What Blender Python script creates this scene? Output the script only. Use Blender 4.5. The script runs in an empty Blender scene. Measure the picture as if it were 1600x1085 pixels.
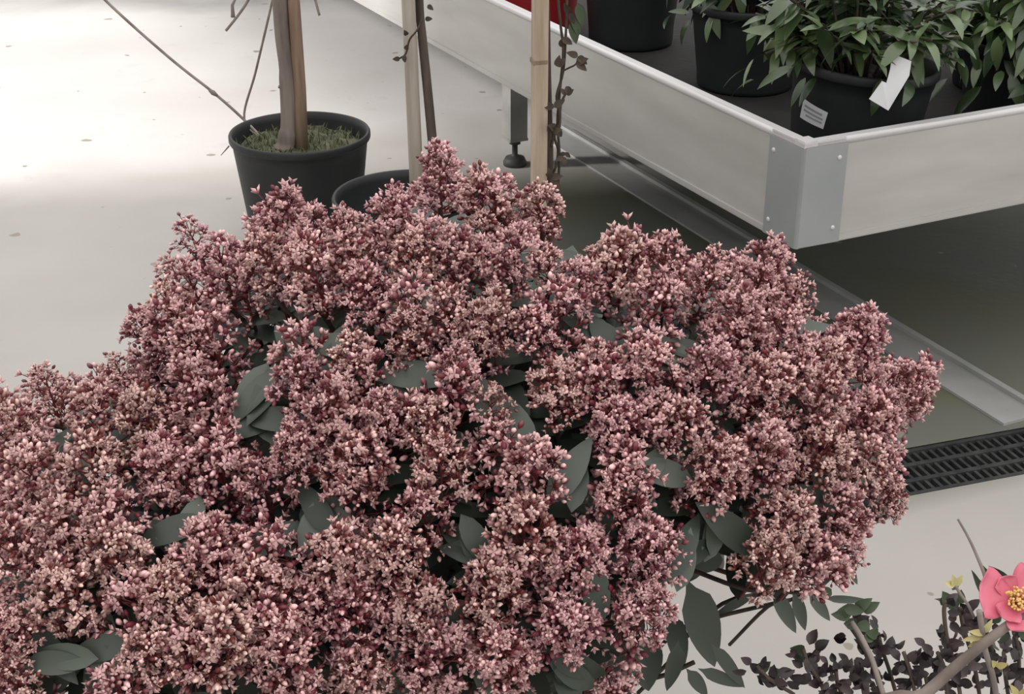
import bpy, math, random
from mathutils import Vector, Matrix, noise
R = random.Random(11)
scene = bpy.context.scene
COL = scene.collection
PI = math.pi

# ------------------------------------------------------------------ camera
FPX = 2300.0
PITCH = math.radians(25.8)
CAMZ = 1.5
cd = bpy.data.cameras.new('camera')
cd.sensor_width = 36.0
cd.lens = 36.0 * FPX / 1600.0
cam = bpy.data.objects.new('camera', cd)
cam.location = (0, 0, CAMZ)
cam.rotation_euler = (PI / 2 - PITCH, 0, 0)
COL.objects.link(cam)
scene.camera = cam

# ------------------------------------------------------------------ light
scene.view_settings.view_transform = 'Standard'
scene.view_settings.look = 'None'
scene.view_settings.gamma = 1
scene.view_settings.use_curve_mapping = False
scene.view_settings.exposure = 0.40
w = bpy.data.worlds.new('world')
scene.world = w
w.use_nodes = True
nt = w.node_tree
nt.nodes.clear()
wo = nt.nodes.new('ShaderNodeOutputWorld')
wb = nt.nodes.new('ShaderNodeBackground')
wt = nt.nodes.new('ShaderNodeTexCoord')
wx = nt.nodes.new('ShaderNodeSeparateXYZ')
wr = nt.nodes.new('ShaderNodeValToRGB')
nt.links.new(wt.outputs['Generated'], wx.inputs[0])
nt.links.new(wx.outputs['Z'], wr.inputs[0])
wr.color_ramp.elements[0].position = 0.0
wr.color_ramp.elements[0].color = (0.30, 0.31, 0.30, 1)
wr.color_ramp.elements[1].position = 0.75
wr.color_ramp.elements[1].color = (1.23, 1.20, 1.18, 1)
e = wr.color_ramp.elements.new(0.22)
e.color = (0.72, 0.71, 0.70, 1)
nt.links.new(wr.outputs[0], wb.inputs['Color'])
nt.links.new(wb.outputs[0], wo.inputs[0])
wb.inputs['Strength'].default_value = 1.0
sd = bpy.data.lights.new('sun', 'SUN')
sd.energy = 3.0
sd.angle = math.radians(9)
sd.color = (1.0, 0.975, 0.94)
so = bpy.data.objects.new('sun', sd)
so.rotation_euler = Vector((0.85, 0.12, -0.52)).to_track_quat('-Z', 'Y').to_euler()
so.location = (-6, 3, 5)
COL.objects.link(so)


# ------------------------------------------------------------------ helpers
def ray(px, py):
    u = (px - 800.0) / FPX
    v = -(py - 542.5) / FPX
    return Vector((u, math.cos(PITCH) + v * math.sin(PITCH), -math.sin(PITCH) + v * math.cos(PITCH)))


def at(px, py, z):
    r = ray(px, py)
    return Vector((0, 0, CAMZ)) + r * ((z - CAMZ) / r.z)


def pt(px, py, d):
    r = ray(px, py)
    return Vector((0, 0, CAMZ)) + r * (d / r.y)


class MB:
    def __init__(s):
        s.v = []; s.f = []; s.a = []; s.mi = []; s.smooth = []

    def add(s, vs, fs, attr=0.5, m=0, sm=True):
        b = len(s.v)
        s.v += [tuple(q) for q in vs]
        if isinstance(attr, (int, float)):
            s.a += [attr] * len(vs)
        else:
            s.a += list(attr)
        for f in fs:
            s.f.append([b + i for i in f]); s.mi.append(m); s.smooth.append(sm)

    def box(s, c, sx, sy, sz, ax=None, attr=0.5, m=0):
        ax = ax or (Vector((1, 0, 0)), Vector((0, 1, 0)), Vector((0, 0, 1)))
        c = Vector(c)
        vs = [c + ax[0] * (i * sx / 2) + ax[1] * (j * sy / 2) + ax[2] * (k * sz / 2)
              for i in (-1, 1) for j in (-1, 1) for k in (-1, 1)]
        fs = [(0, 1, 3, 2), (4, 6, 7, 5), (0, 4, 5, 1), (2, 3, 7, 6), (0, 2, 6, 4), (1, 5, 7, 3)]
        s.add(vs, fs, attr, m, False)

    def tube(s, P, rad, n=6, attr=0.5, m=0, sm=True):
        P = [Vector(p) for p in P]
        if isinstance(rad, (int, float)):
            rad = [rad] * len(P)
        vs = []
        t0 = (P[1] - P[0]).normalized()
        ref = Vector((0, 0, 1)) if abs(t0.z) < 0.9 else Vector((1, 0, 0))
        x = t0.cross(ref).normalized()
        for i, p in enumerate(P):
            t = (P[min(i + 1, len(P) - 1)] - P[max(i - 1, 0)])
            t = t.normalized() if t.length > 1e-9 else t0
            x = (x - t * x.dot(t)).normalized()
            y = t.cross(x)
            for k in range(n):
                a = 2 * PI * k / n
                vs.append(p + (x * math.cos(a) + y * math.sin(a)) * rad[i])
        fs = []
        for i in range(len(P) - 1):
            for k in range(n):
                k2 = (k + 1) % n
                fs.append((i * n + k, i * n + k2, (i + 1) * n + k2, (i + 1) * n + k))
        fs.append(tuple(range(n))[::-1])
        fs.append(tuple(range((len(P) - 1) * n, len(P) * n)))
        s.add(vs, fs, attr, m, sm)

    def lathe(s, prof, n=64, M=None, attr=0.5, m=0):
        vs = []
        for (r, z) in prof:
            for k in range(n):
                a = 2 * PI * k / n
                q = Vector((r * math.cos(a), r * math.sin(a), z))
                vs.append(M @ q if M else q)
        fs = []
        for i in range(len(prof) - 1):
            for k in range(n):
                k2 = (k + 1) % n
                fs.append((i * n + k, i * n + k2, (i + 1) * n + k2, (i + 1) * n + k))
        fs.append(tuple(range(n))[::-1])
        fs.append(tuple(range((len(prof) - 1) * n, len(prof) * n)))
        s.add(vs, fs, attr, m)

    def leaf(s, base, d, up, L, W, droop=0.3, fold=0.25, attr=0.5, m=0, shape=0.5, n=7):
        """a folded, drooping leaf blade on a short stalk"""
        d = Vector(d).normalized(); up = Vector(up)
        side = d.cross(up)
        if side.length < 1e-4:
            side = d.cross(Vector((1, 0, 0)))
        side.normalize(); up = side.cross(d).normalized()
        vs = []; fs = []
        for i in range(n + 1):
            t = i / n
            wd = W / 2 * (math.sin(PI * t ** (0.72 + 0.4 * (shape - 0.5))) ** 0.8 if 0 < t < 1 else 0.02)
            if t < 0.12: wd *= 0.5
            c = Vector(base) + d * (L * t * (1 - 0.18 * droop * t)) - up * (L * droop * t * t * 0.55)
            vs += [c - side * wd + up * (wd * fold), c, c + side * wd + up * (wd * fold)]
        for i in range(n):
            a = i * 3
            fs += [(a, a + 1, a + 4, a + 3), (a + 1, a + 2, a + 5, a + 4)]
        s.add(vs, fs, attr, m)

    def build(s, name, mats, parent=None, loc=None):
        me = bpy.data.meshes.new(name)
        off = Vector(loc) if loc is not None else Vector((0, 0, 0))
        me.from_pydata([tuple(Vector(v) - off) for v in s.v], [], s.f)
        if not isinstance(mats, (list, tuple)): mats = [mats]
        for q in mats: me.materials.append(q)
        me.polygons.foreach_set('material_index', s.mi)
        me.polygons.foreach_set('use_smooth', s.smooth)
        at_ = me.attributes.new('tone', 'FLOAT', 'POINT')
        at_.data.foreach_set('value', s.a)
        me.update()
        o = bpy.data.objects.new(name, me)
        COL.objects.link(o)
        if loc is not None: o.location = off
        if parent is not None:
            o.parent = parent
            o.matrix_parent_inverse = parent.matrix_basis.inverted()
        return o


def empty(name, loc, label, cat, group=None):
    o = bpy.data.objects.new(name, None)
    o.location = loc; o.empty_display_size = 0.1
    COL.objects.link(o)
    tag(o, label, cat, group)
    return o


def tag(o, label, cat, group=None, kind=None):
    if label: o['label'] = label
    if cat: o['category'] = cat
    if group: o['group'] = group
    if kind: o['kind'] = kind
    return o


def mat(name, c0, c1, rough=0.6, scale=8, detail=4, attr=False, bump=0.0, bscale=60, metal=0, spec=0.5,
        objrand=0.0, lo=0.35, hi=0.65, sub=0.0, stretch=(1, 1, 1)):
    """two colours mixed by noise (or by the mesh's own 'tone' value)"""
    m = bpy.data.materials.new(name)
    m.use_nodes = True
    t = m.node_tree; N = t.nodes; L = t.links
    b = N['Principled BSDF']
    b.inputs['Roughness'].default_value = rough
    b.inputs['Metallic'].default_value = metal
    b.inputs['Specular IOR Level'].default_value = spec
    tc = N.new('ShaderNodeTexCoord')
    mp = N.new('ShaderNodeMapping'); mp.inputs['Scale'].default_value = stretch
    L.new(tc.outputs['Object'], mp.inputs[0])
    nz = N.new('ShaderNodeTexNoise'); nz.inputs['Scale'].default_value = scale; nz.inputs['Detail'].default_value = detail
    L.new(mp.outputs[0], nz.inputs['Vector'])
    rp = N.new('ShaderNodeValToRGB')
    rp.color_ramp.elements[0].position = lo; rp.color_ramp.elements[0].color = (*c0, 1)
    rp.color_ramp.elements[1].position = hi; rp.color_ramp.elements[1].color = (*c1, 1)
    if attr:
        an = N.new('ShaderNodeAttribute'); an.attribute_name = 'tone'
        L.new(an.outputs['Fac'], rp.inputs[0])
    else:
        L.new(nz.outputs['Fac'], rp.inputs[0])
    out = rp.outputs[0]
    if objrand:
        oi = N.new('ShaderNodeObjectInfo')
        mr = N.new('ShaderNodeMapRange')
        mr.inputs['To Min'].default_value = 0.5 - objrand * 0.035; mr.inputs['To Max'].default_value = 0.5 + objrand * 0.035
        L.new(oi.outputs['Random'], mr.inputs[0])
        mv = N.new('ShaderNodeMapRange')
        mv.inputs['To Min'].default_value = 1 - objrand * 0.2; mv.inputs['To Max'].default_value = 1 + objrand * 0.18
        wn = N.new('ShaderNodeTexWhiteNoise'); wn.noise_dimensions = '1D'
        L.new(oi.outputs['Random'], wn.inputs['W'])
        L.new(wn.outputs['Value'], mv.inputs[0])
        hs = N.new('ShaderNodeHueSaturation')
        L.new(mr.outputs[0], hs.inputs['Hue']); L.new(mv.outputs[0], hs.inputs['Value'])
        L.new(out, hs.inputs['Color']); out = hs.outputs[0]
    L.new(out, b.inputs['Base Color'])
    if bump:
        n2 = N.new('ShaderNodeTexNoise'); n2.inputs['Scale'].default_value = bscale; n2.inputs['Detail'].default_value = 5
        L.new(mp.outputs[0], n2.inputs['Vector'])
        bp = N.new('ShaderNodeBump'); bp.inputs['Strength'].default_value = bump; bp.inputs['Distance'].default_value = 0.003
        L.new(n2.outputs['Fac'], bp.inputs['Height']); L.new(bp.outputs[0], b.inputs['Normal'])
    if sub:
        b.inputs['Subsurface Weight'].default_value = sub
        b.inputs['Subsurface Radius'].default_value = (0.004, 0.002, 0.002)
    return m


M = {}
M['pot'] = mat('black_pot_plastic', (0.016, 0.018, 0.019), (0.025, 0.028, 0.028), 0.5, 6, bump=0.1, spec=0.4)
M['red'] = mat('red_plastic', (0.30, 0.012, 0.018), (0.38, 0.02, 0.025), 0.45, 6)
M['soil'] = mat('dark_soil', (0.012, 0.010, 0.008), (0.05, 0.04, 0.03), 0.95, 60, bump=0.8)
M['moss'] = mat('moss', (0.045, 0.045, 0.028), (0.13, 0.14, 0.075), 0.95, 45, bump=1.0, bscale=120, lo=.35, hi=.7)
M['grass'] = mat('moss_blades', (0.06, 0.075, 0.035), (0.17, 0.185, 0.095), 0.8, attr=True, lo=0, hi=1)
M['bark'] = mat('grey_brown_bark', (0.13, 0.10, 0.085), (0.27, 0.225, 0.195), 0.85, 25, bump=0.6, stretch=(1, 1, 0.2))
M['darkbark'] = mat('dark_bark', (0.05, 0.035, 0.028), (0.13, 0.10, 0.08), 0.85, 30, bump=0.6, stretch=(1, 1, 0.2))
M['stake'] = mat('stake_wood', (0.36, 0.27, 0.20), (0.52, 0.42, 0.33), 0.8, 18, stretch=(3, 3, 0.25), bump=0.2)
M['stakedark'] = mat('brown_stake_wood', (0.20, 0.13, 0.09), (0.34, 0.24, 0.17), 0.8, 18, stretch=(3, 3, 0.25), bump=0.2)
M['stakegrey'] = mat('grey_stake_wood', (0.36, 0.30, 0.25), (0.48, 0.42, 0.36), 0.8, 18, stretch=(3, 3, 0.25), bump=0.2)
M['twig'] = mat('pale_twig', (0.20, 0.17, 0.15), (0.34, 0.29, 0.26), 0.8, 30)
M['vine'] = mat('vine_brown', (0.03, 0.022, 0.018), (0.09, 0.065, 0.045), 0.8, 30)
M['alu'] = mat('bench_aluminium', (0.43, 0.42, 0.40), (0.54, 0.53, 0.51), 0.42, 3.0, detail=6, metal=0.25, spec=0.5, stretch=(1, 1, 5), lo=.3, hi=.7, bump=0.05)
M['alutop'] = mat('bench_rim_aluminium', (0.58, 0.57, 0.57), (0.65, 0.64, 0.64), 0.35, 4, metal=0.2)
M['bracket'] = mat('bracket_aluminium', (0.31, 0.33, 0.33), (0.355, 0.375, 0.375), 0.42, 5, metal=0.3)
M['steel'] = mat('leg_steel', (0.36, 0.36, 0.34), (0.48, 0.48, 0.45), 0.3, 8, metal=0.6)
M['rubber'] = mat('foot_rubber', (0.03, 0.03, 0.03), (0.06, 0.06, 0.055), 0.6, 20)
M['tray'] = mat('tray_fabric', (0.005, 0.005, 0.005), (0.015, 0.012, 0.011), 0.85, 10, bump=0.4)
M['under'] = mat('tray_underside', (0.20, 0.20, 0.18), (0.27, 0.27, 0.24), 0.6, 10)
M['grate'] = mat('grate_iron', (0.02, 0.022, 0.023), (0.05, 0.052, 0.05), 0.6, 30)
M['gap'] = mat('channel_dirt', (0.008, 0.008, 0.007), (0.03, 0.028, 0.02), 0.95, 30)
M['strip'] = mat('galvanised_strip', (0.34, 0.345, 0.335), (0.44, 0.44, 0.425), 0.55, 6, metal=0.15)
M['leaf'] = mat('skimmia_leaf', (0.018, 0.027, 0.018), (0.125, 0.15, 0.12), 0.42, attr=True, lo=0, hi=1, spec=0.45)
M['leafg'] = mat('laurel_leaf', (0.018, 0.038, 0.012), (0.14, 0.20, 0.085), 0.28, attr=True, lo=0, hi=1, spec=0.6)
M['purple'] = mat('purple_leaf', (0.014, 0.009, 0.011), (0.075, 0.050, 0.053), 0.35, attr=True, lo=0, hi=1)
M['camleaf'] = mat('camellia_leaf', (0.02, 0.035, 0.018), (0.07, 0.10, 0.05), 0.3, attr=True, lo=0, hi=1)
M['rachis'] = mat('cluster_stem', (0.09, 0.015, 0.018), (0.22, 0.04, 0.042), 0.6, attr=True, lo=0, hi=1)
M['bud'] = mat('pink_bud', (0.15, 0.018, 0.024), (1.0, 0.65, 0.62), 0.45, attr=True, lo=0.05, hi=0.95, spec=0.5, objrand=0.5)
M['petal'] = mat('pink_petal', (0.60, 0.085, 0.13), (0.72, 0.20, 0.28), 0.5, attr=True, lo=0, hi=1)
M['yellow'] = mat('yellow_stamen', (0.72, 0.38, 0.10), (0.88, 0.62, 0.26), 0.6, attr=True, lo=0, hi=1)
M['ybud'] = mat('yellowish_shoot', (0.45, 0.38, 0.14), (0.62, 0.56, 0.28), 0.6, attr=True, lo=0, hi=1)
M['tag'] = mat('white_plastic', (0.72, 0.72, 0.74), (0.78, 0.78, 0.80), 0.4, 8)
M['print'] = mat('grey_print', (0.32, 0.32, 0.36), (0.42, 0.42, 0.46), 0.6, 8)


# ------------------------------------------------------------------ floor
def floor_mat():
    m = bpy.data.materials.new('concrete_floor'); m.use_nodes = True
    t = m.node_tree; N = t.nodes; L = t.links; b = N['Principled BSDF']
    tc = N.new('ShaderNodeTexCoord')
    def noise_(s, d=4, dist=0.0):
        n = N.new('ShaderNodeTexNoise'); n.inputs['Scale'].default_value = s; n.inputs['Detail'].default_value = d
        n.inputs['Distortion'].default_value = dist
        L.new(tc.outputs['Object'], n.inputs['Vector']); return n
    def ramp(src, p0, c0, p1, c1):
        r = N.new('ShaderNodeValToRGB')
        r.color_ramp.elements[0].position = p0; r.color_ramp.elements[0].color = (*c0, 1)
        r.color_ramp.elements[1].position = p1; r.color_ramp.elements[1].color = (*c1, 1)
        L.new(src, r.inputs[0]); return r
    def mix(fac, a, c, mode='MIX'):
        q = N.new('ShaderNodeMix'); q.data_type = 'RGBA'; q.blend_type = mode
        L.new(fac, q.inputs[0]) if not isinstance(fac, float) else setattr(q.inputs[0], 'default_value', fac)
        for s_, k in ((a, 6), (c, 7)):
            if isinstance(s_, tuple): q.inputs[k].default_value = (*s_, 1)
            else: L.new(s_, q.inputs[k])
        return q.outputs[2]
    def math_(op, a, c=None):
        q = N.new('ShaderNodeMath'); q.operation = op
        for i, s_ in enumerate((a, c)):
            if s_ is None: continue
            if isinstance(s_, (int, float)): q.inputs[i].default_value = s_
            else: L.new(s_, q.inputs[i])
        return q.outputs[0]
    base = ramp(noise_(1.4, 5).outputs[0], .3, (0.51, 0.488, 0.47), .7, (0.585, 0.563, 0.552)).outputs[0]
    base = mix(ramp(noise_(9, 5).outputs[0], .62, (0, 0, 0), .8, (.5, .5, .5)).outputs[0], base, (0.41, 0.395, 0.37))
    sx = N.new('ShaderNodeSeparateXYZ'); L.new(tc.outputs['Object'], sx.inputs[0])
    X, Y = sx.outputs[0], sx.outputs[1]
    # shade on the near floor, painted into the concrete colour with a noisy edge
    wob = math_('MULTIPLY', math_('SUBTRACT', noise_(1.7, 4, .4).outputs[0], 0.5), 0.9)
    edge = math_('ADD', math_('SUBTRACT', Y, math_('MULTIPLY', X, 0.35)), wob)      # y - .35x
    near_shade = ramp(math_('MULTIPLY', edge, 0.2), 4.05 / 5 + .11, (1, 1, 1), 4.6 / 5 + .11, (0, 0, 0)).outputs[0]
    near_shade = mix(1.0, near_shade, ramp(noise_(2.6, 3).outputs[0], .15, (.55, .55, .55), .6, (1, 1, 1)).outputs[0], 'MULTIPLY')
    col = mix(near_shade, base, (0.43, 0.41, 0.38))
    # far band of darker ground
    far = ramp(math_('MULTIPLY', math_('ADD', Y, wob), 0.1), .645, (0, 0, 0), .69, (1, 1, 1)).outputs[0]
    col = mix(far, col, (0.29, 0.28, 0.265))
    # algae film on the wet concrete below the bench, with the bench's shade painted in
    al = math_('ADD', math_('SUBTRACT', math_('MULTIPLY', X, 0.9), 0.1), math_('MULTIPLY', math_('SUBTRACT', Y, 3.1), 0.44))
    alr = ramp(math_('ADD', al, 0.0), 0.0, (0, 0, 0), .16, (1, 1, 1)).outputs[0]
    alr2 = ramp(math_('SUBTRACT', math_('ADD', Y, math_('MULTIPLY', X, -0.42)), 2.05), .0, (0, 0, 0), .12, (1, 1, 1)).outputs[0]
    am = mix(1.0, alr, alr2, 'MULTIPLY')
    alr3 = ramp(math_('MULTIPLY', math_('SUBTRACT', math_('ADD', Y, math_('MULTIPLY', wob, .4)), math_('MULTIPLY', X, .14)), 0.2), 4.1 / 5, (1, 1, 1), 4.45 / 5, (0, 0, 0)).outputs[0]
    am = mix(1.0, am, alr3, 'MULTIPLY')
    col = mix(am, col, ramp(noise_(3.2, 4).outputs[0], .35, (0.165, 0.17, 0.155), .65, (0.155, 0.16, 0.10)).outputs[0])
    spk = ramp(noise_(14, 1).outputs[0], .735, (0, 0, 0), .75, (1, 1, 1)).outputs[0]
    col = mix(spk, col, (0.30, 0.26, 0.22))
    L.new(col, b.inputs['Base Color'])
    b.inputs['Roughness'].default_value = 0.55
    b.inputs['Specular IOR Level'].default_value = 0.35
    bp = N.new('ShaderNodeBump'); bp.inputs['Strength'].default_value = 0.15; bp.inputs['Distance'].default_value = 0.004
    L.new(noise_(40, 4).outputs[0], bp.inputs['Height']); L.new(bp.outputs[0], b.inputs['Normal'])
    return m


# bench frame of reference
CO = Vector((0.5385, 2.598, 0))
UA = math.radians(116.2)
U = Vector((math.cos(UA), math.sin(UA), 0))
V = Vector((math.sin(UA), -math.cos(UA), 0))
ZZ = Vector((0, 0, 1))
AX = (U, V, ZZ)


def bp_(u, v, z):
    return CO + U * u + V * v + ZZ * z


fl = MB()
# floor with a slot left out for the drainage channel
DR0 = (at(1430, 780, 0) + at(1400, 700, 0)) / 2
dV = (at(1600, 705, 0) - at(1410, 740, 0)).normalized(); dV.z = 0; dV.normalize()
dN = Vector((-dV.y, dV.x, 0))
DC = at(1500, 722, 0)
a0, a1, hw = -0.42, 1.6, 0.082
ZC = Vector((0, 0, 0))
ic = [DC + dV * a0 - dN * hw, DC + dV * a1 - dN * hw, DC + dV * a1 + dN * hw, DC + dV * a0 + dN * hw]
oc = [Vector((-9, -3, 0)), Vector((11, -3, 0)), Vector((11, 13, 0)), Vector((-9, 13, 0))]
fl.add(oc + ic, [(0, 1, 5, 4), (1, 2, 6, 5), (2, 3, 7, 6), (3, 0, 4, 7)], sm=False)
dn = [q - ZZ * 0.10 for q in ic]
fl.add(ic + dn, [(0, 1, 5, 4), (1, 2, 6, 5), (2, 3, 7, 6), (3, 0, 4, 7), (4, 5, 6, 7)], m=1, sm=False)
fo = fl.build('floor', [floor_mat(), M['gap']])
tag(fo, None, None, kind='structure')

m = MB()
m.box((-3.04, -0.25, 1.75), 0.08, 8.4, 3.5)  # unseen wall, added to keep the sun off the near floor
o = m.build('added_shade_wall', mat('shade_wall_panel', (0.60, 0.61, 0.60), (0.66, 0.67, 0.66), 0.6, 3), loc=Vector((-3.04, -.25, 0)))
tag(o, None, None, kind='structure')

gr = MB()
axd = (dV, dN, ZZ)
Lg = a1 - a0 - 0.01
mid = DC + dV * ((a0 + a1) / 2)
for s in (-1, 1):
    gr.box(mid + dN * s * (hw - 0.008) - ZZ * 0.010, Lg, 0.010, 0.018, axd)
for s in (-0.33, 0.33):
    gr.box(mid + dN * s * hw - ZZ * 0.011, Lg, 0.012, 0.016, axd)
k = 0
x = a0 + 0.015
while x < a1 - 0.01:
    gr.box(DC + dV * x - ZZ * 0.012, 0.007, 2 * hw - 0.012, 0.014, axd)
    x += 0.019
g = gr.build('drain_grate', M['grate'], loc=mid)
tag(g, 'black slotted drain grate set in the concrete floor behind the pink bush', 'drain grate')

st = MB()
s0 = (at(974, 250, 0) + at(974, 302, 0)) / 2; s2 = (at(1557, 606, 0) + at(1557, 656, 0)) / 2
sd_ = (s2 - s0).normalized()
sn = Vector((-sd_.y, sd_.x, 0))
sw = 0.115
c0 = s0 - sd_ * 0.5; c1 = s2 + sd_ * 0.085
smid = (c0 + c1) / 2
axs = (sd_, sn, ZZ)
st.box(smid + ZZ * 0.003, (c1 - c0).length, sw, 0.006, axs)
st.box(smid + sn * (sw / 2 - 0.008) + ZZ * 0.008, (c1 - c0).length, 0.016, 0.016, axs)
o = st.build('trim_1', M['strip'], loc=smid)
tag(o, None, None, kind='structure')

# ------------------------------------------------------------------ bench
ZB, ZT = 0.45, 0.657
LU, LV = 5.0, 2.1
bench = empty('plant_bench', bp_(0, 0, 0), 'low aluminium plant bench with deep silver sides carrying black pots', 'plant bench')


def rail(p_along, n_in, start, end, name):
    """aluminium side board: web, rolled top rim, bottom lip and its stiffening ribs; start/end in metres along p_along"""
    m = MB()
    ln = end - start
    c = CO + p_along * ((start + end) / 2)
    ax = (p_along, n_in, ZZ)
    m.box(c + n_in * 0.004 + ZZ * ((ZB + ZT) / 2), ln, 0.004, ZT - ZB - 0.012, ax)
    m.box(c + n_in * 0.014 + ZZ * (ZB + 0.003), ln, 0.028, 0.006, ax)
    m.box(c + n_in * 0.001 + ZZ * (ZB + 0.008), ln, 0.005, 0.010, ax)
    m.tube([CO + p_along * start + n_in * 0.006 + ZZ * (ZT - 0.006), CO + p_along * end + n_in * 0.006 + ZZ * (ZT - 0.006)], 0.0075, 10, m=1)
    m.box(c + n_in * 0.020 + ZZ * (ZT - 0.006), ln, 0.024, 0.007, ax, m=1)
    return m.build(name, [M['alu'], M['alutop']], bench, loc=c + ZZ * 0.5)


rail(U, V, 0.0, 2.62, 'side_board')
rail(U, V, 2.624, LU, 'side_board')
rail(V, U, 0.0, LV, 'side_board')
# far rails
for (al, nn, off, e_) in ((U, -V, V * LV, LU), (V, -U, U * LU, LV)):
    m = MB()
    c = CO + off + al * (e_ / 2)
    m.box(c + nn * 0.004 + ZZ * ((ZB + ZT) / 2), e_, 0.004, ZT - ZB, (al, nn, ZZ))
    m.box(c + nn * 0.014 + ZZ * (ZT - 0.004), e_, 0.03, 0.008, (al, nn, ZZ), m=1)
    m.build('side_board', [M['alu'], M['alutop']], bench, loc=c + ZZ * .5)
# corner bracket: an L of sheet with rounded fold, and rivets
m = MB()
bw = 0.098
prof = [(bw, 0.0)] + [(0.006 + 0.0, 0.0)]
pts = [CO + V * bw - U * 0.0015, CO + V * 0.006 - U * 0.0015]
for k in range(5):
    a = PI / 2 * k / 4
    pts.append(CO + V * (0.006 - 0.0075 * math.sin(a)) + U * (0.006 - 0.0075 * math.cos(a)))
pts += [CO - V * 0.0015 + U * (bw * 1.05)]
vs = []
for q in pts:
    vs += [q + ZZ * (ZB + 0.001), q + ZZ * (ZT - 0.008)]
m.add(vs, [(2 * i, 2 * i + 1, 2 * i + 3, 2 * i + 2) for i in range(len(pts) - 1)], sm=False)
br = m.build('corner_bracket', M['bracket'], bench, loc=CO + ZZ * .55)
md = br.modifiers.new('sheet', 'SOLIDIFY'); md.thickness = 0.0025; md.offset = 1
# rim caps over the bracket
m = MB()
m.box(CO + V * 0.0135 + U * 0.0135 + ZZ * (ZT - 0.0008), 0.030, 0.030, 0.012, AX)
m.box(CO + V * 0.045 + U * 0.008 + ZZ * (ZT + 0.001), 0.020, 0.096, 0.004, AX)
m.box(CO + U * 0.048 + V * 0.008 + ZZ * (ZT + 0.0016), 0.102, 0.020, 0.004, AX)
m.build('corner_cap', M['alutop'], bench, loc=CO + ZZ * ZT)
for (al, nn, dd, zz) in ((V, -U, 0.080, ZT - 0.035), (V, -U, 0.080, ZB + 0.032), (U, -V, 0.088, ZT - 0.035), (U, -V, 0.088, ZB + 0.032)):
    m = MB()
    c = CO + al * dd + nn * 0.002 + ZZ * zz
    m.tube([c, c + nn * 0.003, c + nn * 0.0045], [0.0055, 0.0048, 0.002], 10)
    m.build('rivet', M['alutop'], bench, loc=c)
m = MB()
m.box(bp_(LU / 2, LV / 2, 0.466), LU - 0.04, LV - 0.04, 0.010, AX)
m.build('tray', M['tray'], bench, loc=bp_(LU / 2, LV / 2, .46))
m = MB()
for kk in range(6):
    m.box(bp_(0.40 + kk * 0.82, LV / 2, 0.440), 0.05, LV - 0.10, 0.034, AX)
for vv in (0.33, LV - 0.33):
    m.box(bp_(LU / 2 + .15, vv, 0.408), LU - 0.5, 0.05, 0.030, AX)
m.build('support_frame', M['under'], bench, loc=bp_(LU / 2, LV / 2, .42))
for uu in (0.55, 1.87, 4.6):
    for vv in (0.33, LV - 0.33):
        if uu == 0.55 and vv < 1: continue
        q = bp_(uu, vv, 0)
        m = MB()   # C-shaped upright
        m.box(q - V * 0.028 + ZZ * 0.24, 0.06, 0.003, 0.31, AX)
        m.box(q + U * 0.028 + ZZ * 0.24, 0.003, 0.058, 0.31, AX)
        m.box(q - U * 0.028 + ZZ * 0.24, 0.003, 0.058, 0.31, AX)
        m.box(q + ZZ * 0.088, 0.062, 0.062, 0.008, AX)
        lg = m.build('leg', M['steel'], bench, loc=q)
        m = MB()
        m.lathe([(0.036, 0.0), (0.037, 0.012), (0.030, 0.026), (0.013, 0.030), (0.009, 0.036), (0.009, 0.068), (0.018, 0.070), (0.018, 0.084)], 20,
                Matrix.Translation(q))
        ft = m.build('levelling_foot', M['rubber'], lg)
        ft.matrix_parent_inverse = Matrix.Translation(-q)


# ------------------------------------------------------------------ pots
def pot_profile(r, h, rim=0.022, taper=0.76):
    rb = r * taper
    ri = r - rim * 0.35
    z1 = h - rim
    p = [(0.001, 0.004), (rb - 0.01, 0.004), (rb - 0.004, 0.0), (rb, 0.004), (rb + 0.002, 0.012)]
    for k in range(1, 8):
        t = k / 8
        p.append((rb + (ri - rb) * t, 0.012 + (z1 - 0.012) * t))
    p += [(ri, z1), (r - 0.002, z1 + 0.001), (r, z1 + 0.005), (r, h - 0.005), (r - 0.002, h - 0.001), (r - 0.005, h), (r - 0.009, h - 0.002),
          (ri - 0.006, h - 0.02), (rb + (ri - rb) * 0.4, h * 0.4), (0.001, h * 0.4)]
    return p


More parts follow.
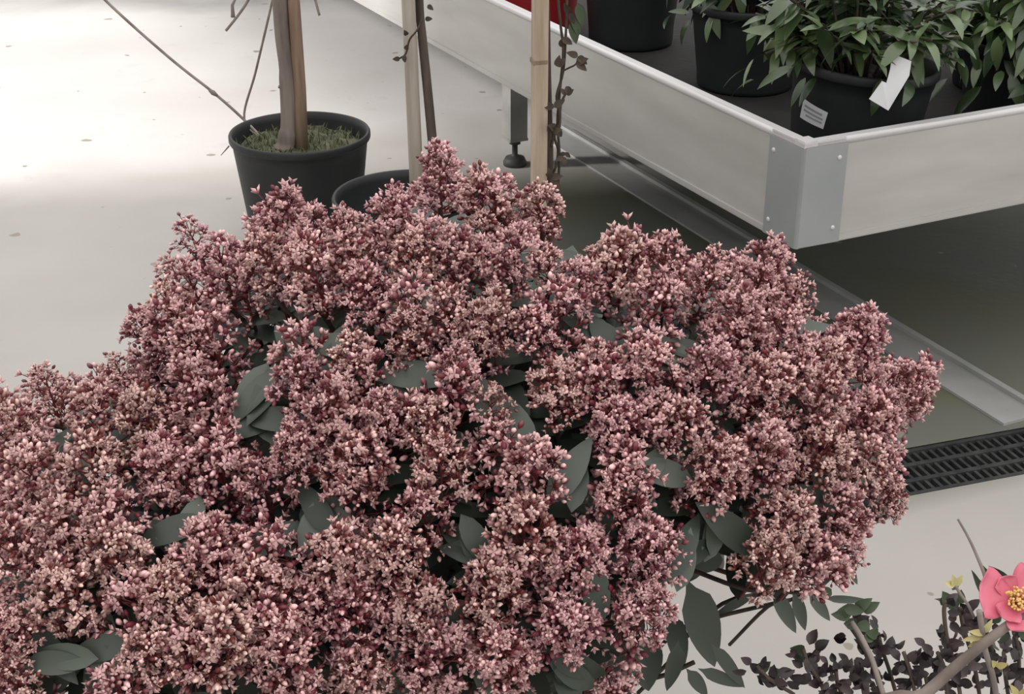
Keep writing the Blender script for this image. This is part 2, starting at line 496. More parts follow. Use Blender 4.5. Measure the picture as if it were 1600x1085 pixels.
def make_pot(root, r, h, loc, material='pot', tilt=None, fill='soil', fz=None, taper=0.76, rim=0.022):
    Mx = Matrix.Translation(loc) @ (tilt or Matrix.Identity(4))
    m = MB(); m.lathe(pot_profile(r, h, rim, taper), 72, Mx)
    m.build('pot', M[material], root, loc=loc)
    fz = fz or h - 0.05
    m = MB()
    rr = r * (taper + (1 - taper) * fz / h) - 0.012
    n, rings = 48, 12
    vs = [Mx @ Vector((0, 0, fz + 0.01))]
    for i in range(1, rings + 1):
        for k in range(n):
            a = 2 * PI * k / n; q = rr * i / rings
            x_, y_ = q * math.cos(a), q * math.sin(a)
            hh = noise.noise(Vector((x_ * 22, y_ * 22, loc[0] * 7))) * 0.012 + (0.010 if i < rings else -0.004)
            vs.append(Mx @ Vector((x_, y_, fz + hh)))
    fs = [(0, 1 + k, 1 + (k + 1) % n) for k in range(n)]
    for i in range(rings - 1):
        for k in range(n):
            fs.append((1 + i * n + k, 1 + (i + 1) * n + k, 1 + (i + 1) * n + (k + 1) % n, 1 + i * n + (k + 1) % n))
    m.add(vs, fs)
    if fill == 'moss':
        for _ in range(650):
            a = R.uniform(0, 2 * PI); q = rr * math.sqrt(R.random()) * 0.96
            b = Mx @ Vector((q * math.cos(a), q * math.sin(a), fz + 0.004))
            d = Vector((R.uniform(-.6, .6), R.uniform(-.6, .6), 1)).normalized()
            m.leaf(b, d, Vector((R.uniform(-1, 1), R.uniform(-1, 1), 0.1)), R.uniform(0.012, 0.035), 0.004, 0.5, 0.1, attr=R.random(), m=1, n=3)
    m.build(fill, [M['moss'] if fill == 'moss' else M['soil'], M['grass']], root, loc=loc)


def curve(P, n=24):
    """Catmull-Rom through the points"""
    P = [Vector(p) for p in P]
    Q = [P[0] * 2 - P[1]] + P + [P[-1] * 2 - P[-2]]
    out = []
    seg = max(2, n // (len(P) - 1))
    for i in range(1, len(Q) - 2):
        for k in range(seg):
            t = k / seg
            a, b, c, d = Q[i - 1], Q[i], Q[i + 1], Q[i + 2]
            out.append(0.5 * ((2 * b) + (c - a) * t + (2 * a - 5 * b + 4 * c - d) * t * t + (3 * b - a - 3 * c + d) * t ** 3))
    out.append(P[-1])
    return out


# --- potted tree with moss (upper left)
PH = 0.33; PR = 0.185
P1 = at(468, 205, PH); P1.z = 0
d1 = P1.y
t1 = empty('potted_tree', P1, 'staked young tree in a black pot of mossy soil on the pale floor', 'potted tree', 'staked young trees in black pots')
make_pot(t1, PR, PH, P1, fill='moss', fz=0.285)
m = MB()
tp = curve([P1 + Vector((-0.040, -0.035, 0.275)), P1 + Vector((-0.032, -0.030, 0.31)), P1 + Vector((-0.022, -0.025, 0.37)), P1 + Vector((-0.020, -0.02, 0.50)), P1 + Vector((-0.026, -0.015, 0.66)), P1 + Vector((-0.015, 0, 1.15)), P1 + Vector((-0.01, 0, 1.7))], 40)
m.tube(tp, [0.030 if p.z < 0.30 else 0.024 if p.z < 0.34 else 0.021 if p.z < .5 else 0.019 for p in tp], 14)
m.tube([tp[16], tp[16] + Vector((-0.022, -0.01, 0.006))], [0.007, 0.004], 6)
m.build('trunk', M['bark'], t1, loc=P1)
m = MB()
m.tube([P1 + Vector((0.004, -0.025, 0.25)), P1 + Vector((0.010, -0.02, 0.45)), P1 + Vector((0.008, -0.01, 0.8)), P1 + Vector((0.006, 0, 1.75))], [0.019, 0.017, 0.015, 0.014], 12)
m.build('stake', M['stakedark'], t1, loc=P1)
m = MB()
q0 = P1 + Vector((-0.145, 0.085, 0.30))
e1 = pt(380, 186, d1 + 0.11)
P = curve([P1 + Vector((-0.10, 0.05, 0.285)), e1, pt(335, 146, d1 + 0.11), pt(262, 88, d1 + 0.14), pt(160, -4, d1 + 0.18), pt(60, -110, d1 + 0.22)], 40)
m.tube(P, [0.0040 - 0.0000 * i for i in range(len(P))], 6)
kn = pt(333, 145, d1 + 0.108)
m.tube([kn - Vector((.010, 0, -.008)), kn, kn + Vector((.010, 0, -.008))], [0.004, 0.0075, 0.004], 8)
P = curve([P1 + Vector((-0.10, 0.05, 0.285)), e1 + Vector((0.003, 0, 0)), pt(400, 110, d1 + 0.10), pt(427, -6, d1 + 0.08), pt(450, -120, d1 + 0.06)], 30)
m.tube(P, 0.0034, 6)
m.build('trailing_stem', M['twig'], t1, loc=P1)
m = MB()
P = curve([pt(353, 48, d1), pt(372, 24, d1), pt(388, 0, d1), pt(400, -30, d1), pt(450, -140, d1)], 20)
m.tube(P, [0.0035] * len(P), 5)
m.tube([pt(364, 27, d1), pt(363, 8, d1), pt(370, -6, d1)], [0.006, 0.004, 0.003], 6)
m.build('twig', M['twig'], t1, loc=P1)
m = MB()
P = curve([pt(499, 24, d1), pt(494, 5, d1), pt(488, -20, d1), pt(475, -120, d1)], 16)
m.tube(P, [0.0035] * len(P), 5)
m.build('twig', M['twig'], t1, loc=P1)
m = MB()
m.tube([pt(345, 243, d1 + .02), pt(358, 228, d1 + .03)], [0.001, 0.0022], 5)
m.build('twig', M['twig'], t1, loc=P1)

# --- second potted tree
P2 = at(643, 304, PH); P2.z = 0
d2 = P2.y
t2 = empty('potted_tree', P2, 'staked dark-stemmed tree in the black pot behind the bush, nearest the mossy pot', 'potted tree', 'staked young trees in black pots')
make_pot(t2, PR, PH, P2, fill='soil', fz=0.20)
m = MB()
m.tube([P2 + Vector((0.012, 0.0, 0.16)), P2 + Vector((0.012, 0.0, 0.4)), P2 + Vector((0.006, 0.0, 0.8)), P2 + Vector((0.0, 0.0, 1.75))], [0.0165, 0.016, 0.015, 0.014], 12)
m.build('stake', M['stakegrey'], t2, loc=P2)
m = MB()
P = curve([P2 + Vector((0.065, -0.01, 0.18)), pt(679, 262, d2), pt(677, 236, d2), pt(668, 140, d2 + .01), pt(660, 60, d2 + .015), pt(655, 0, d2 + .02), P2 + Vector((0.03, 0.025, 1.0)), P2 + Vector((0.0, 0.03, 1.7))], 42)
m.tube(P, [0.0125 - 0.004 * i / len(P) for i in range(len(P))], 10)
m.build('trunk', M['darkbark'], t2, loc=P2)
m = MB()
P = curve([pt(660, 30, d2 - .03), pt(651, 48, d2 - .04), pt(640, 62, d2 - .04), pt(634, 84, d2 - .03), pt(623, 92, d2 - .03)], 16)
m.tube(P, 0.0022, 5)
for px, py in ((634, 78), (631, 86), (636, 55), (668, 8), (664, 30), (625, 92)):
    q = pt(px, py, d2 - .035)
    m.leaf(q, Vector((R.uniform(-1, 1), -0.3, R.uniform(-1, .5))), Vector((0, -1, .3)), 0.018, 0.011, .4, .3)
m.build('twig', M['vine'], t2, loc=P2)
# rod standing at the rim (thin pale cane seen between trunk and bench)

# --- third potted tree
P3 = at(850, 462, PH); P3.z = 0
d3 = P3.y
t3 = empty('potted_tree', P3, 'square pale timber stake and thin climbing stems rising straight behind the pink bush', 'potted tree', 'staked young trees in black pots')
make_pot(t3, PR, PH, P3, fill='soil', fz=0.28)
sx3 = (ray(843, 280).x / ray(843, 280).y) * d3
m = MB()
a = math.radians(12)
m.box(Vector((sx3 - 0.0015, d3, 1.0)), 0.027, 0.027, 1.5, (Vector((math.cos(a), math.sin(a), 0)), Vector((-math.sin(a), math.cos(a), 0)), ZZ))
m.box(pt(842, 95, d3 - 0.0) , 0.0285, 0.0285, 0.010, (Vector((math.cos(a), math.sin(a), 0)), Vector((-math.sin(a), math.cos(a), 0)), ZZ), m=1)
sk = m.build('stake', [M['stake'], M['stakedark']], t3, loc=Vector((sx3, d3, 0.25)))
bv = sk.modifiers.new('bevel', 'BEVEL'); bv.width = 0.002; bv.segments = 2
m = MB()
P = curve([P3 + Vector((0.025, 0.01, 0.26)), pt(860, 300, d3 + .02), pt(858, 220, d3 + .02), pt(855, 120, d3 + .022), pt(853, 20, d3 + .022), pt(850, -100, d3 + .02), Vector((sx3 + .01, d3 + .02, 1.75))], 36)
m.tube(P, 0.0075, 8)
m.build('trunk', M['darkbark'], t3, loc=P3)
m = MB()
vl = [[(870, 350), (872, 300), (874, 240), (871, 190), (876, 130), (880, 80), (876, 40), (872, 0), (870, -60)],
      [(866, 300), (860, 280), (868, 262), (872, 235), (866, 210), (874, 180), (870, 150), (880, 112), (884, 60), (886, 0), (888, -50)],
      [(862, 230), (866, 205), (874, 198), (876, 165), (884, 145)]]
for pl in vl:
    P = curve([pt(x_, y_, d3 + .01 + .01 * math.sin(i * 2.1)) for i, (x_, y_) in enumerate(pl)], 40)
    m.tube(P, 0.0026, 5)
m.tube(curve([pt(877, 112, d3), pt(889, 106, d3), pt(900, 100, d3), pt(903, 90, d3)], 12), 0.0018, 5)
for (x_, y_, s_) in ((902, 97, 1.3), (903, 88, 1.2), (870, 104, 1.2), (866, 168, 1.3), (884, 135, 1), (886, 148, .9), (862, 205, 1.2), (866, 200, 1.4), (864, 282, 1.4), (862, 277, 1.3), (880, 245, .9), (883, 238, .8), (878, 60, 1.2), (890, 20, 1.2)):
    for _ in range(2):
        m.leaf(pt(x_, y_, d3 - .01), Vector((R.uniform(-1, 1), R.uniform(-.8, .1), R.uniform(-1, .6))), Vector((R.uniform(-.5, .5), -1, .4)), 0.020 * s_, 0.011 * s_, .5, .3)
m.build('climbing_stem', M['vine'], t3, loc=P3)
m = MB()
for (x_, y_) in ((897, 45), (893, 58), (903, 30)):
    m.leaf(pt(x_, y_ - 25, d3 + .03), Vector((.25, -.1, -1)), Vector((0.2, -1, .2)), 0.045, 0.020, .2, .2, attr=0.75)
m.build('leaf', M['camleaf'], t3, loc=P3)

# --- pots on the bench
ZF = 0.471


def laurel(root, base, topz, n, spread, seed, hang=0.0, fmat='leafg', Lf=(0.06, 0.10)):
    r = random.Random(seed)
    m = MB(); sm = MB()
    tips = []
    for k in range(int(n / 9)):
        a = r.uniform(0, 2 * PI); q = spread * math.sqrt(r.random())
        hz = base.z + (topz - base.z) * (0.30 + 0.7 * r.random()) * (1 - 0.55 * (q / spread) ** 2)
        tip = Vector((base.x + q * math.cos(a), base.y + q * math.sin(a), hz))
        b0 = Vector((base.x + 0.25 * q * math.cos(a), base.y + 0.25 * q * math.sin(a), base.z - 0.02))
        P = curve([b0, (b0 + tip) / 2 + Vector((0, 0, 0.04)), tip], 8)
        sm.tube(P, 0.0028, 5)
        ax = (tip - b0).normalized()
        for i in range(9):
            aa = i * 2.4 + r.random(); tt = 0.55 + 0.45 * i / 8
            p_ = P[min(len(P) - 1, int(tt * (len(P) - 1)))]
            out = Vector((math.cos(aa), math.sin(aa), r.uniform(-0.5, 0.55) - hang))
            out = (out + ax * 0.35).normalized()
            L_ = r.uniform(*Lf)
            if r.random() < .3: out.z -= .7; out.normalize()
            m.leaf(p_, out, Vector((0, 0, 1)) + Vector((r.uniform(-.4, .4), r.uniform(-.4, .4), 0)), L_, L_ * r.uniform(.25, .33), r.uniform(.2, .8), .22,
                   attr=min(1, max(0, r.gauss(.42, .25))), shape=.6)
    for k in range(int(n * hang)):
        a = r.uniform(0, 2 * PI); q = spread * r.uniform(.55, 1.0)
        p_ = Vector((base.x + q * math.cos(a), base.y + q * math.sin(a), base.z + r.uniform(.01, .14) - .10 * (q / spread) ** 3 + .04))
        out = Vector((math.cos(a + r.uniform(-1, 1)), math.sin(a + r.uniform(-1, 1)), r.uniform(-1.6, .3))).normalized()
        L_ = r.uniform(*Lf)
        m.leaf(p_, out, Vector((math.cos(a), math.sin(a), .8)), L_, L_ * r.uniform(.24, .34), r.uniform(.2, .7), .22, attr=min(1, max(0, r.gauss(.4, .28))), shape=.6)
    sm.build('stems', M['vine'], root, loc=base)
    m.build('foliage', M[fmat], root, loc=base)


def bench_pot(px, py, zr, r, h, label, seed, n=150, spread=0.2, top=0.35, hang=.12, tilt=None, name='potted_shrub', material='pot', group='black potted shrubs on the bench', pos=None):
    c = pos.copy() if pos is not None else at(px, py, zr)
    c.z = ZF
    root = empty(name, c, label, 'potted shrub', group)
    make_pot(root, r, h, c, material=material, tilt=tilt, taper=0.8)
    laurel(root, c + ZZ * (h - 0.03), ZF + h + top, n, spread, seed, hang)
    return root, c


ta = Matrix.Rotation(math.radians(4), 4, 'Y')
rA, cA = bench_pot(1340, 92, ZF + .25, 0.152, 0.25, 'green shrub in a black pot with white label tag, at the bench corner', 3, n=520, spread=.215, top=.30, hang=.05, tilt=ta)
rB, cB = bench_pot(0, 0, 0, 0.150, 0.215, 'green shrub in a plain black pot just left of the tagged pot', 5, n=400, spread=.19, top=.40, hang=.16, pos=at(1163, 132, ZF))
rC, cC = bench_pot(0, 0, 0, 0.145, 0.27, 'large plain black pot with bare sides between the red pot and the shrubs', 7, n=170, spread=.15, top=.45, pos=at(985, 66, ZF))
rD, cD = bench_pot(0, 0, 0, 0.150, 0.24, 'green shrub in a black pot behind the tagged pot at the right', 9, n=560, spread=.22, top=.30, hang=.35, pos=bp_(0.64, 1.10, 0))
rE, cE = bench_pot(0, 0, 0, 0.150, 0.24, 'green shrub in a black pot cut by the right edge of the photo', 11, n=520, spread=.22, top=.30, hang=.40, pos=bp_(0.27, 0.80, 0))
rF, cF = bench_pot(0, 0, 0, 0.150, 0.24, 'green shrub in a black pot in the back row above the tagged pot', 13, n=520, spread=.20, top=.32, hang=.3, pos=bp_(1.02, 0.88, 0))
cG = at(826, 62, ZF); cG = bp_(1.72, 0.29, ZF)
rG = empty('red_pot', cG, 'red plastic pot on the bench behind the square timber stake', 'pot')
make_pot(rG, 0.17, 0.27, cG, material='red', taper=.85)

# white tag hanging over the rim of the tagged pot; and the printed sticker on the pot wall
m = MB()


def facing(px, py, dist):
    return pt(px, py, dist)


dt = cA.y - 0.190
T = [(1394, 84, -.000), (1424, 96, -.004), (1421, 118, -.012), (1388, 173, -.024), (1358, 155, -.020), (1378, 127, -.018), (1385, 130, -.014), (1391, 108, -.008)]
vs = [facing(x_, y_, dt + o_) for (x_, y_, o_) in T]
back = [q + Vector((0, 0.0012, 0.0003)) for q in vs]
n_ = len(vs)
m.add(vs + back, [tuple(range(n_)), tuple(range(n_, 2 * n_))[::-1]] + [(i, n_ + i, n_ + (i + 1) % n_, (i + 1) % n_) for i in range(n_)], sm=False)
m.build('plant_tag', M['tag'], rA, loc=vs[0])


def potwall(ang, z, off):
    tp = 0.8; r, h = 0.152, 0.25
    rr = r * tp + (r - 0.0077 - r * tp) * ((z - 0.012) / (h - .034)) + off
    q = Vector((rr * math.cos(ang), rr * math.sin(ang), z))
    return Matrix.Translation(cA) @ ta @ q


m = MB()


def solve_wall(px, py):
    best = None
    for ia in range(140):
        ang = -PI + ia * PI / 139
        for iz in range(60):
            z = 0.06 + iz * 0.18 / 59
            q = potwall(ang, z, 0) - Vector((0, 0, CAMZ))
            zc = q.y * math.cos(PITCH) - q.z * math.sin(PITCH); yc = q.y * math.sin(PITCH) + q.z * math.cos(PITCH)
            x_ = 800 + FPX * q.x / zc; y_ = 542.5 - FPX * yc / zc
            e_ = (x_ - px) ** 2 + (y_ - py) ** 2
            if best is None or e_ < best[0]: best = (e_, ang, z)
    return best[1], best[2]


cn = [solve_wall(*q) for q in ((1257, 153), (1295, 176), (1287, 202), (1250, 183))]


def stk(s, t, off):
    a_ = [(1 - s) * (1 - t), s * (1 - t), s * t, (1 - s) * t]
    return potwall(sum(w_ * c_[0] for w_, c_ in zip(a_, cn)), sum(w_ * c_[1] for w_, c_ in zip(a_, cn)), off)


ns = 8
vs = [stk(i / ns, j / 3, 0.0012) for j in range(4) for i in range(ns + 1)]
fs = [(j * (ns + 1) + i, j * (ns + 1) + i + 1, (j + 1) * (ns + 1) + i + 1, (j + 1) * (ns + 1) + i) for j in range(3) for i in range(ns)]
m.add(vs, fs)
lb = m.build('sticker', M['tag'], rA, loc=cA)
m = MB()
for (s0_, s1_, t0_, t1_) in ((.12, .85, .22, .34), (.12, .9, .45, .56), (.25, .9, .66, .76)):
    vs = [stk(s0_ + (s1_ - s0_) * i / 6, t_, 0.0018) for t_ in (t0_, t1_) for i in range(7)]
    m.add(vs, [(i, i + 1, i + 8, i + 7) for i in range(6)])
pr = m.build('print_line', M['print'], lb)
pr.matrix_parent_inverse = Matrix.Translation(-cA)

# ------------------------------------------------------------------ the big pink-budded shrub
SC = Vector((-0.02, 1.40, 0.70)); SA = Vector((0.47, 0.42, 0.34))
S2 = Vector((-0.34, 1.16, 0.62)); SB = Vector((0.30, 0.28, 0.26))


def inside(q):
    a = q - SC; b = q - S2
    return min((a.x / SA.x) ** 2 + (a.y / SA.y) ** 2 + (a.z / SA.z) ** 2, (b.x / SB.x) ** 2 + (b.y / SB.y) ** 2 + (b.z / SB.z) ** 2)


def nrm(q):
    a = q - SC; b = q - S2
    fa = (a.x / SA.x) ** 2 + (a.y / SA.y) ** 2 + (a.z / SA.z) ** 2
    fb = (b.x / SB.x) ** 2 + (b.y / SB.y) ** 2 + (b.z / SB.z) ** 2
    wa = math.exp(-2.5 * fa); wb = math.exp(-2.5 * fb)
    na = Vector((a.x / SA.x ** 2, a.y / SA.y ** 2, a.z / SA.z ** 2)).normalized()
    nb = Vector((b.x / SB.x ** 2, b.y / SB.y ** 2, b.z / SB.z ** 2)).normalized()
    return (na * wa + nb * wb).normalized()


def surf(px, py):
    """where the line of sight meets the crown (or passes closest to it)"""
    r = ray(px, py).normalized()
    o_ = Vector((0, 0, CAMZ)); best = (9, None)
    d = 0.5
    while d < 2.4:
        q = o_ + r * d
        f_ = inside(q)
        if f_ <= 1.0: return q
        if f_ < best[0]: best = (f_, q)
        d += 0.006
    return best[1]


def bud(m, c, d, L, W, pale, rnd, star=False):
    """small pointed flower bud, or one just opening into four petals"""
    d = d.normalized()
    x = d.cross(Vector((0.3, 0.5, 0.8))).normalized(); y = d.cross(x)
    n = 5
    if not star:
        rings = [(0.0, 0.35), (0.35, 1.0), (0.72, 0.85), (0.96, 0.35)]
        at_ = [pale * .15, pale * .55, pale * 1.0, min(1, pale * 1.1)]
        vs = []; aa = []
        for (t, r_), v_ in zip(rings, at_):
            for k in range(n):
                a = 2 * PI * k / n + rnd
                vs.append(c + d * (L * t) + (x * math.cos(a) + y * math.sin(a)) * (W / 2 * r_)); aa.append(v_)
        fs = [(i * n + k, i * n + (k + 1) % n, (i + 1) * n + (k + 1) % n, (i + 1) * n + k) for i in range(3) for k in range(n)]
        fs.append(tuple(range(3 * n, 4 * n)))
        m.add(vs, fs, aa, 0)
    else:
        top = c + d * L * 0.55
        vs = [c, top + d * L * .1]; aa = [pale * .1, pale * .35]; fs = []
        for k in range(4):
            a = PI / 2 * k + rnd
            e_ = x * math.cos(a) + y * math.sin(a); f_ = d.cross(e_)
            b = len(vs)
            vs += [top + e_ * W * .75 + d * L * .40, top + e_ * W * .38 + f_ * W * .26 + d * L * .12, top + e_ * W * .38 - f_ * W * .26 + d * L * .12]
            aa += [pale, pale * .85, pale * .85]
            fs += [(1, b + 1, b), (1, b, b + 2), (0, b, b + 1), (0, b + 2, b)]
        m.add(vs, fs, aa, 0)


def panicle_mesh(seed, dens=1.0, sparse=False):
    """one flower cluster, unit size: 1.0 wide, cone-topped dome about 1.25 high, axis +Z, origin at its foot"""
    r = random.Random(seed)
    m = MB()
    H = 1.25 * r.uniform(.88, 1.15)
    bend = Vector((r.uniform(-.1, .1), r.uniform(-.1, .1), 0))
    def ax(t): return Vector((0, 0, H * t)) + bend * t * t
    m.tube([ax(-0.4), ax(0), ax(.5), ax(.93)], [.035, .032, .022, .012], 5, attr=.35, m=1)
    arms = 17
    for i in range(arms):
        t = 0.05 + 0.90 * (i / (arms - 1)) ** 0.9
        a = i * 2.4 + r.uniform(-.3, .3)
        rad = (0.50 * math.sin(PI * min(1, (t * .80 + .24))) ** 0.75) * r.uniform(.82, 1.12)
        out = Vector((math.cos(a), math.sin(a), 0))
        b0 = ax(max(0, t - .12)); b1 = ax(t) + out * rad * .72 + ZZ * .08
        m.tube([b0, (b0 + b1) / 2 + ZZ * -.02, b1], [.016, .014, .010], 4, attr=.6, m=1)
        nb = int((17 if not sparse else 12) * dens * (0.55 + rad * 1.2))
        for k in range(nb):
            # buds spread over the lobe at the arm's end
            ph = r.uniform(0, 2 * PI); cz = r.uniform(-.55, 1)
            sz = math.sqrt(1 - cz * cz)
            lobe = Vector((sz * math.cos(ph), sz * math.sin(ph), cz))
            lobe = (lobe + out * .6 + ZZ * .30).normalized()
            lr = r.uniform(.09, .20)
            c = b1 + lobe * lr
            if r.random() < .55 or lr > .15:
                m.tube([b1 + lobe * .01, c], [.008, .007], 3, attr=.7, m=1)
            pale = min(1, r.gauss(.92, .10)) if r.random() < .60 else max(.02, r.gauss(.18, .12))
            s_ = r.uniform(.75, 1.2)
            dd = (lobe + Vector((r.uniform(-.5, .5), r.uniform(-.5, .5), r.uniform(-.3, .6)))).normalized()
            st_ = pale > .5 and r.random() < .62
            bud(m, c, dd, .105 * s_, (.108 if st_ else .070) * s_, pale, r.random() * 6, star=st_)
    for k in range(14):
        ph = r.uniform(0, 2 * PI); c = ax(.93) + Vector((math.cos(ph), math.sin(ph), 0)) * r.uniform(.0, .13) + ZZ * r.uniform(-.03, .12)
        bud(m, c, Vector((math.cos(ph) * .5, math.sin(ph) * .5, 1)), .085, .068, min(1, r.gauss(.7, .2)), r.random() * 6, star=r.random() < .3)
    return m


protos = [panicle_mesh(100 + i) for i in range(9)]
sparse = [panicle_mesh(200 + i, .7, True) for i in range(3)]

CL = [  # picture x, y of the middle of the cluster, its width there, sparse?
    (456, 355, 108, 0), (303, 372, 66, 1), (352, 425, 98, 0), (545, 388, 84, 0), (618, 358, 86, 0), (690, 290, 88, 0), (757, 335, 96, 0), (846, 335, 84, 0),
    (645, 412, 92, 0), (722, 412, 104, 0), (803, 412, 98, 0), (858, 418, 66, 0), (497, 445, 108, 0), (425, 425, 90, 0), (270, 490, 76, 1), (235, 545, 84, 0), (300, 545, 84, 0), (575, 468, 90, 0),
    (962, 428, 118, 0), (1040, 432, 96, 0), (1106, 425, 60, 1), (1186, 442, 100, 0), (1240, 468, 74, 1), (905, 462, 86, 0), (1142, 515, 100, 0), (1218, 528, 88, 0), (1338, 530, 98, 0), (1292, 575, 84, 0),
    (1408, 622, 86, 0), (1352, 652, 98, 0), (1272, 642, 98, 0), (1184, 612, 100, 0), (1104, 586, 92, 0), (1022, 598, 98, 0), (1066, 664, 98, 0), (936, 575, 92, 0), (868, 612, 98, 0), (966, 668, 92, 0),
    (838, 520, 82, 0), (768, 512, 90, 0), (696, 508, 96, 0), (718, 590, 80, 0), (640, 535, 80, 0), (548, 560, 80, 0),
    (468, 608, 104, 0), (530, 650, 116, 0), (606, 655, 92, 0), (560, 728, 112, 0), (668, 680, 84, 0), (690, 745, 98, 0), (466, 722, 88, 0), (768, 640, 76, 1),
    (838, 745, 122, 0), (822, 832, 122, 0), (902, 872, 102, 0), (976, 775, 94, 0), (1010, 862, 102, 0), (1008, 962, 92, 0), (1116, 738, 92, 0), (1190, 722, 104, 0), (1272, 724, 98, 0), (1345, 735, 96, 0),
    (1385, 782, 66, 0), (1308, 808, 104, 0), (1216, 816, 106, 0), (1268, 882, 112, 0), (1192, 888, 98, 0), (1322, 872, 70, 1),
    (80, 618, 70, 1), (22, 690, 104, 0), (188, 580, 60, 1), (160, 650, 104, 0), (232, 660, 104, 0), (312, 640, 122, 0), (352, 742, 118, 0), (262, 742, 104, 0), (150, 750, 112, 0), (62, 770, 116, 0),
    (112, 838, 118, 0), (188, 880, 116, 0), (34, 872, 112, 0), (338, 862, 118, 0), (262, 930, 100, 0), (400, 920, 116, 0), (112, 945, 110, 0), (330, 1010, 124, 0), (442, 1030, 116, 0), (532, 876, 118, 0),
    (622, 858, 104, 0), (560, 968, 118, 0), (658, 948, 106, 0), (760, 935, 112, 0), (484, 948, 98, 0), (684, 1040, 118, 0), (790, 1030, 108, 0), (885, 985, 106, 0), (570, 1062, 108, 0), (240, 1030, 104, 0),
    (25, 985, 84, 0), (20, 1070, 90, 0)]
CL = CL[:100]
SB_ = Vector((-0.05, 1.36, 0))
shrub = empty('skimmia_shrub', SB_, 'big dome-shaped shrub covered in pink and dark red flower bud clusters', 'flowering shrub')
make_pot(shrub, 0.21, 0.34, SB_, fz=0.30)
brm = MB()
lfm = MB()


def put_panicle(px, py, wd, sp, i, rr):
    q = surf(px, py)
    n = nrm(q)
    dist = (q - Vector((0, 0, CAMZ))).length
    W = wd * dist / FPX * 0.90
    axis = (n * 0.75 + ZZ * 0.95 + Vector((rr.uniform(-.18, .18), rr.uniform(-.18, .18), 0))).normalized()
    foot = q - axis * (W * 0.62)
    ms = (sparse[i % 3] if sp else protos[i % 9])
    rot = axis.to_track_quat('Z', 'Y').to_matrix().to_4x4() @ Matrix.Rotation(rr.uniform(0, 6.28), 4, 'Z')
    return ms, Matrix.Translation(foot) @ rot @ Matrix.Diagonal((W, W, W, 1)), foot, axis, W


OUT = [(-60, 640), (20, 625), (80, 585), (120, 610), (170, 565), (215, 540), (240, 440), (275, 400), (285, 340), (330, 370), (395, 345), (410, 310), (480, 302), (530, 345), (590, 330), (610, 300), (650, 290), (690, 240), (735, 285),
       (850, 285), (885, 350), (890, 400), (960, 385), (1100, 398), (1180, 400), (1268, 440), (1262, 490), (1380, 490), (1385, 540), (1450, 600), (1445, 650), (1400, 700), (1415, 770), (1380, 850), (1335, 900), (1300, 915), (1150, 900), (1075, 890), (1035, 960), (1000, 1060), (980, 1300), (-60, 1300)]


def inset(X_, Y_, d):
    c = False; md_ = 1e9
    for i in range(len(OUT)):
        (x1, y1), (x2, y2) = OUT[i], OUT[(i + 1) % len(OUT)]
        if (y1 > Y_) != (y2 > Y_) and X_ < (x2 - x1) * (Y_ - y1) / (y2 - y1) + x1: c = not c
        l2 = (x2 - x1) ** 2 + (y2 - y1) ** 2
        t = max(0, min(1, ((X_ - x1) * (x2 - x1) + (Y_ - y1) * (y2 - y1)) / l2))
        md_ = min(md_, math.hypot(X_ - x1 - t * (x2 - x1), Y_ - y1 - t * (y2 - y1)))
    return c and md_ > d


def proj(q):
    q = q - Vector((0, 0, CAMZ))
    zc = q.y * math.cos(PITCH) - q.z * math.sin(PITCH); yc = q.y * math.sin(PITCH) + q.z * math.cos(PITCH)
    return 800 + FPX * q.x / zc, 542.5 - FPX * yc / zc


cache = {}
for i, (px, py, wd, sp) in enumerate(CL):
    ms, Mx, foot, axis, W = put_panicle(px, py, wd, sp, i, R)
    key = id(ms)
    if key not in cache:
        o = ms.build('flower_cluster', [M['bud'], M['rachis']], None)
        cache[key] = o
    else:
        o = cache[key].copy(); COL.objects.link(o)
    o.parent = shrub
    o.matrix_parent_inverse = Matrix.Translation(-SB_)
    o.matrix_basis = Mx
    # its stem, down to the crown's base, and a whorl of leaves under it
    base = SB_ + Vector((R.uniform(-.07, .07), R.uniform(-.07, .07), 0.32))
    core = SC * 0.6 + foot * 0.4 - ZZ * 0.08
    core.z = max(core.z, foot.z - .035)
    P = curve([base, SC - ZZ * .20 + (foot - SC) * .12, SC * .5 + foot * .5 - ZZ * .05, foot - axis * 0.012, foot + axis * 0.01], 20)
    brm.tube(P, [0.0035 - 0.0018 * k / len(P) for k in range(len(P))], 5)
    for k in range(5):
        a = k * 2.4 + R.random()
        out = Vector((math.cos(a), math.sin(a), 0))
        out = (out - axis * out.dot(axis)).normalized()
        L_ = R.uniform(.050, .072)
        if not inset(*proj(foot + out * L_ - axis * .02), 12): continue
        lfm.leaf(foot - axis * (0.016 + 0.006 * k), (out + axis * R.uniform(-.1, .35)).normalized(), axis, L_, L_ * R.uniform(.34, .42), R.uniform(.1, .7), .2,
                 attr=min(1, max(0, R.gauss(.3, .22))), shape=.7)
# fillers: clusters deeper between the others and round the back of the crown, too many to tell apart
fm = MB()
rf = random.Random(77)


def bake(ms, Mx, dst):
    b = len(dst.v)
    dst.v += [tuple(Mx @ Vector(v)) for v in ms.v]
    dst.a += ms.a
    dst.f += [[b + k for k in f] for f in ms.f]
    dst.mi += ms.mi; dst.smooth += ms.smooth


small = [panicle_mesh(300 + i, .55) for i in range(4)]
cnt = 0
tries = 0
placed = []
GAPS = [(640, 455), (440, 525), (500, 530), (395, 600), (400, 650), (632, 592), (785, 640), (955, 522), (1060, 545), (905, 738), (1025, 745), (270, 840), (450, 838),
        (508, 800), (738, 865), (1092, 865), (1130, 825), (80, 1025), (170, 1010), (940, 930), (1282, 790), (605, 1075), (905, 1060), (40, 915)]


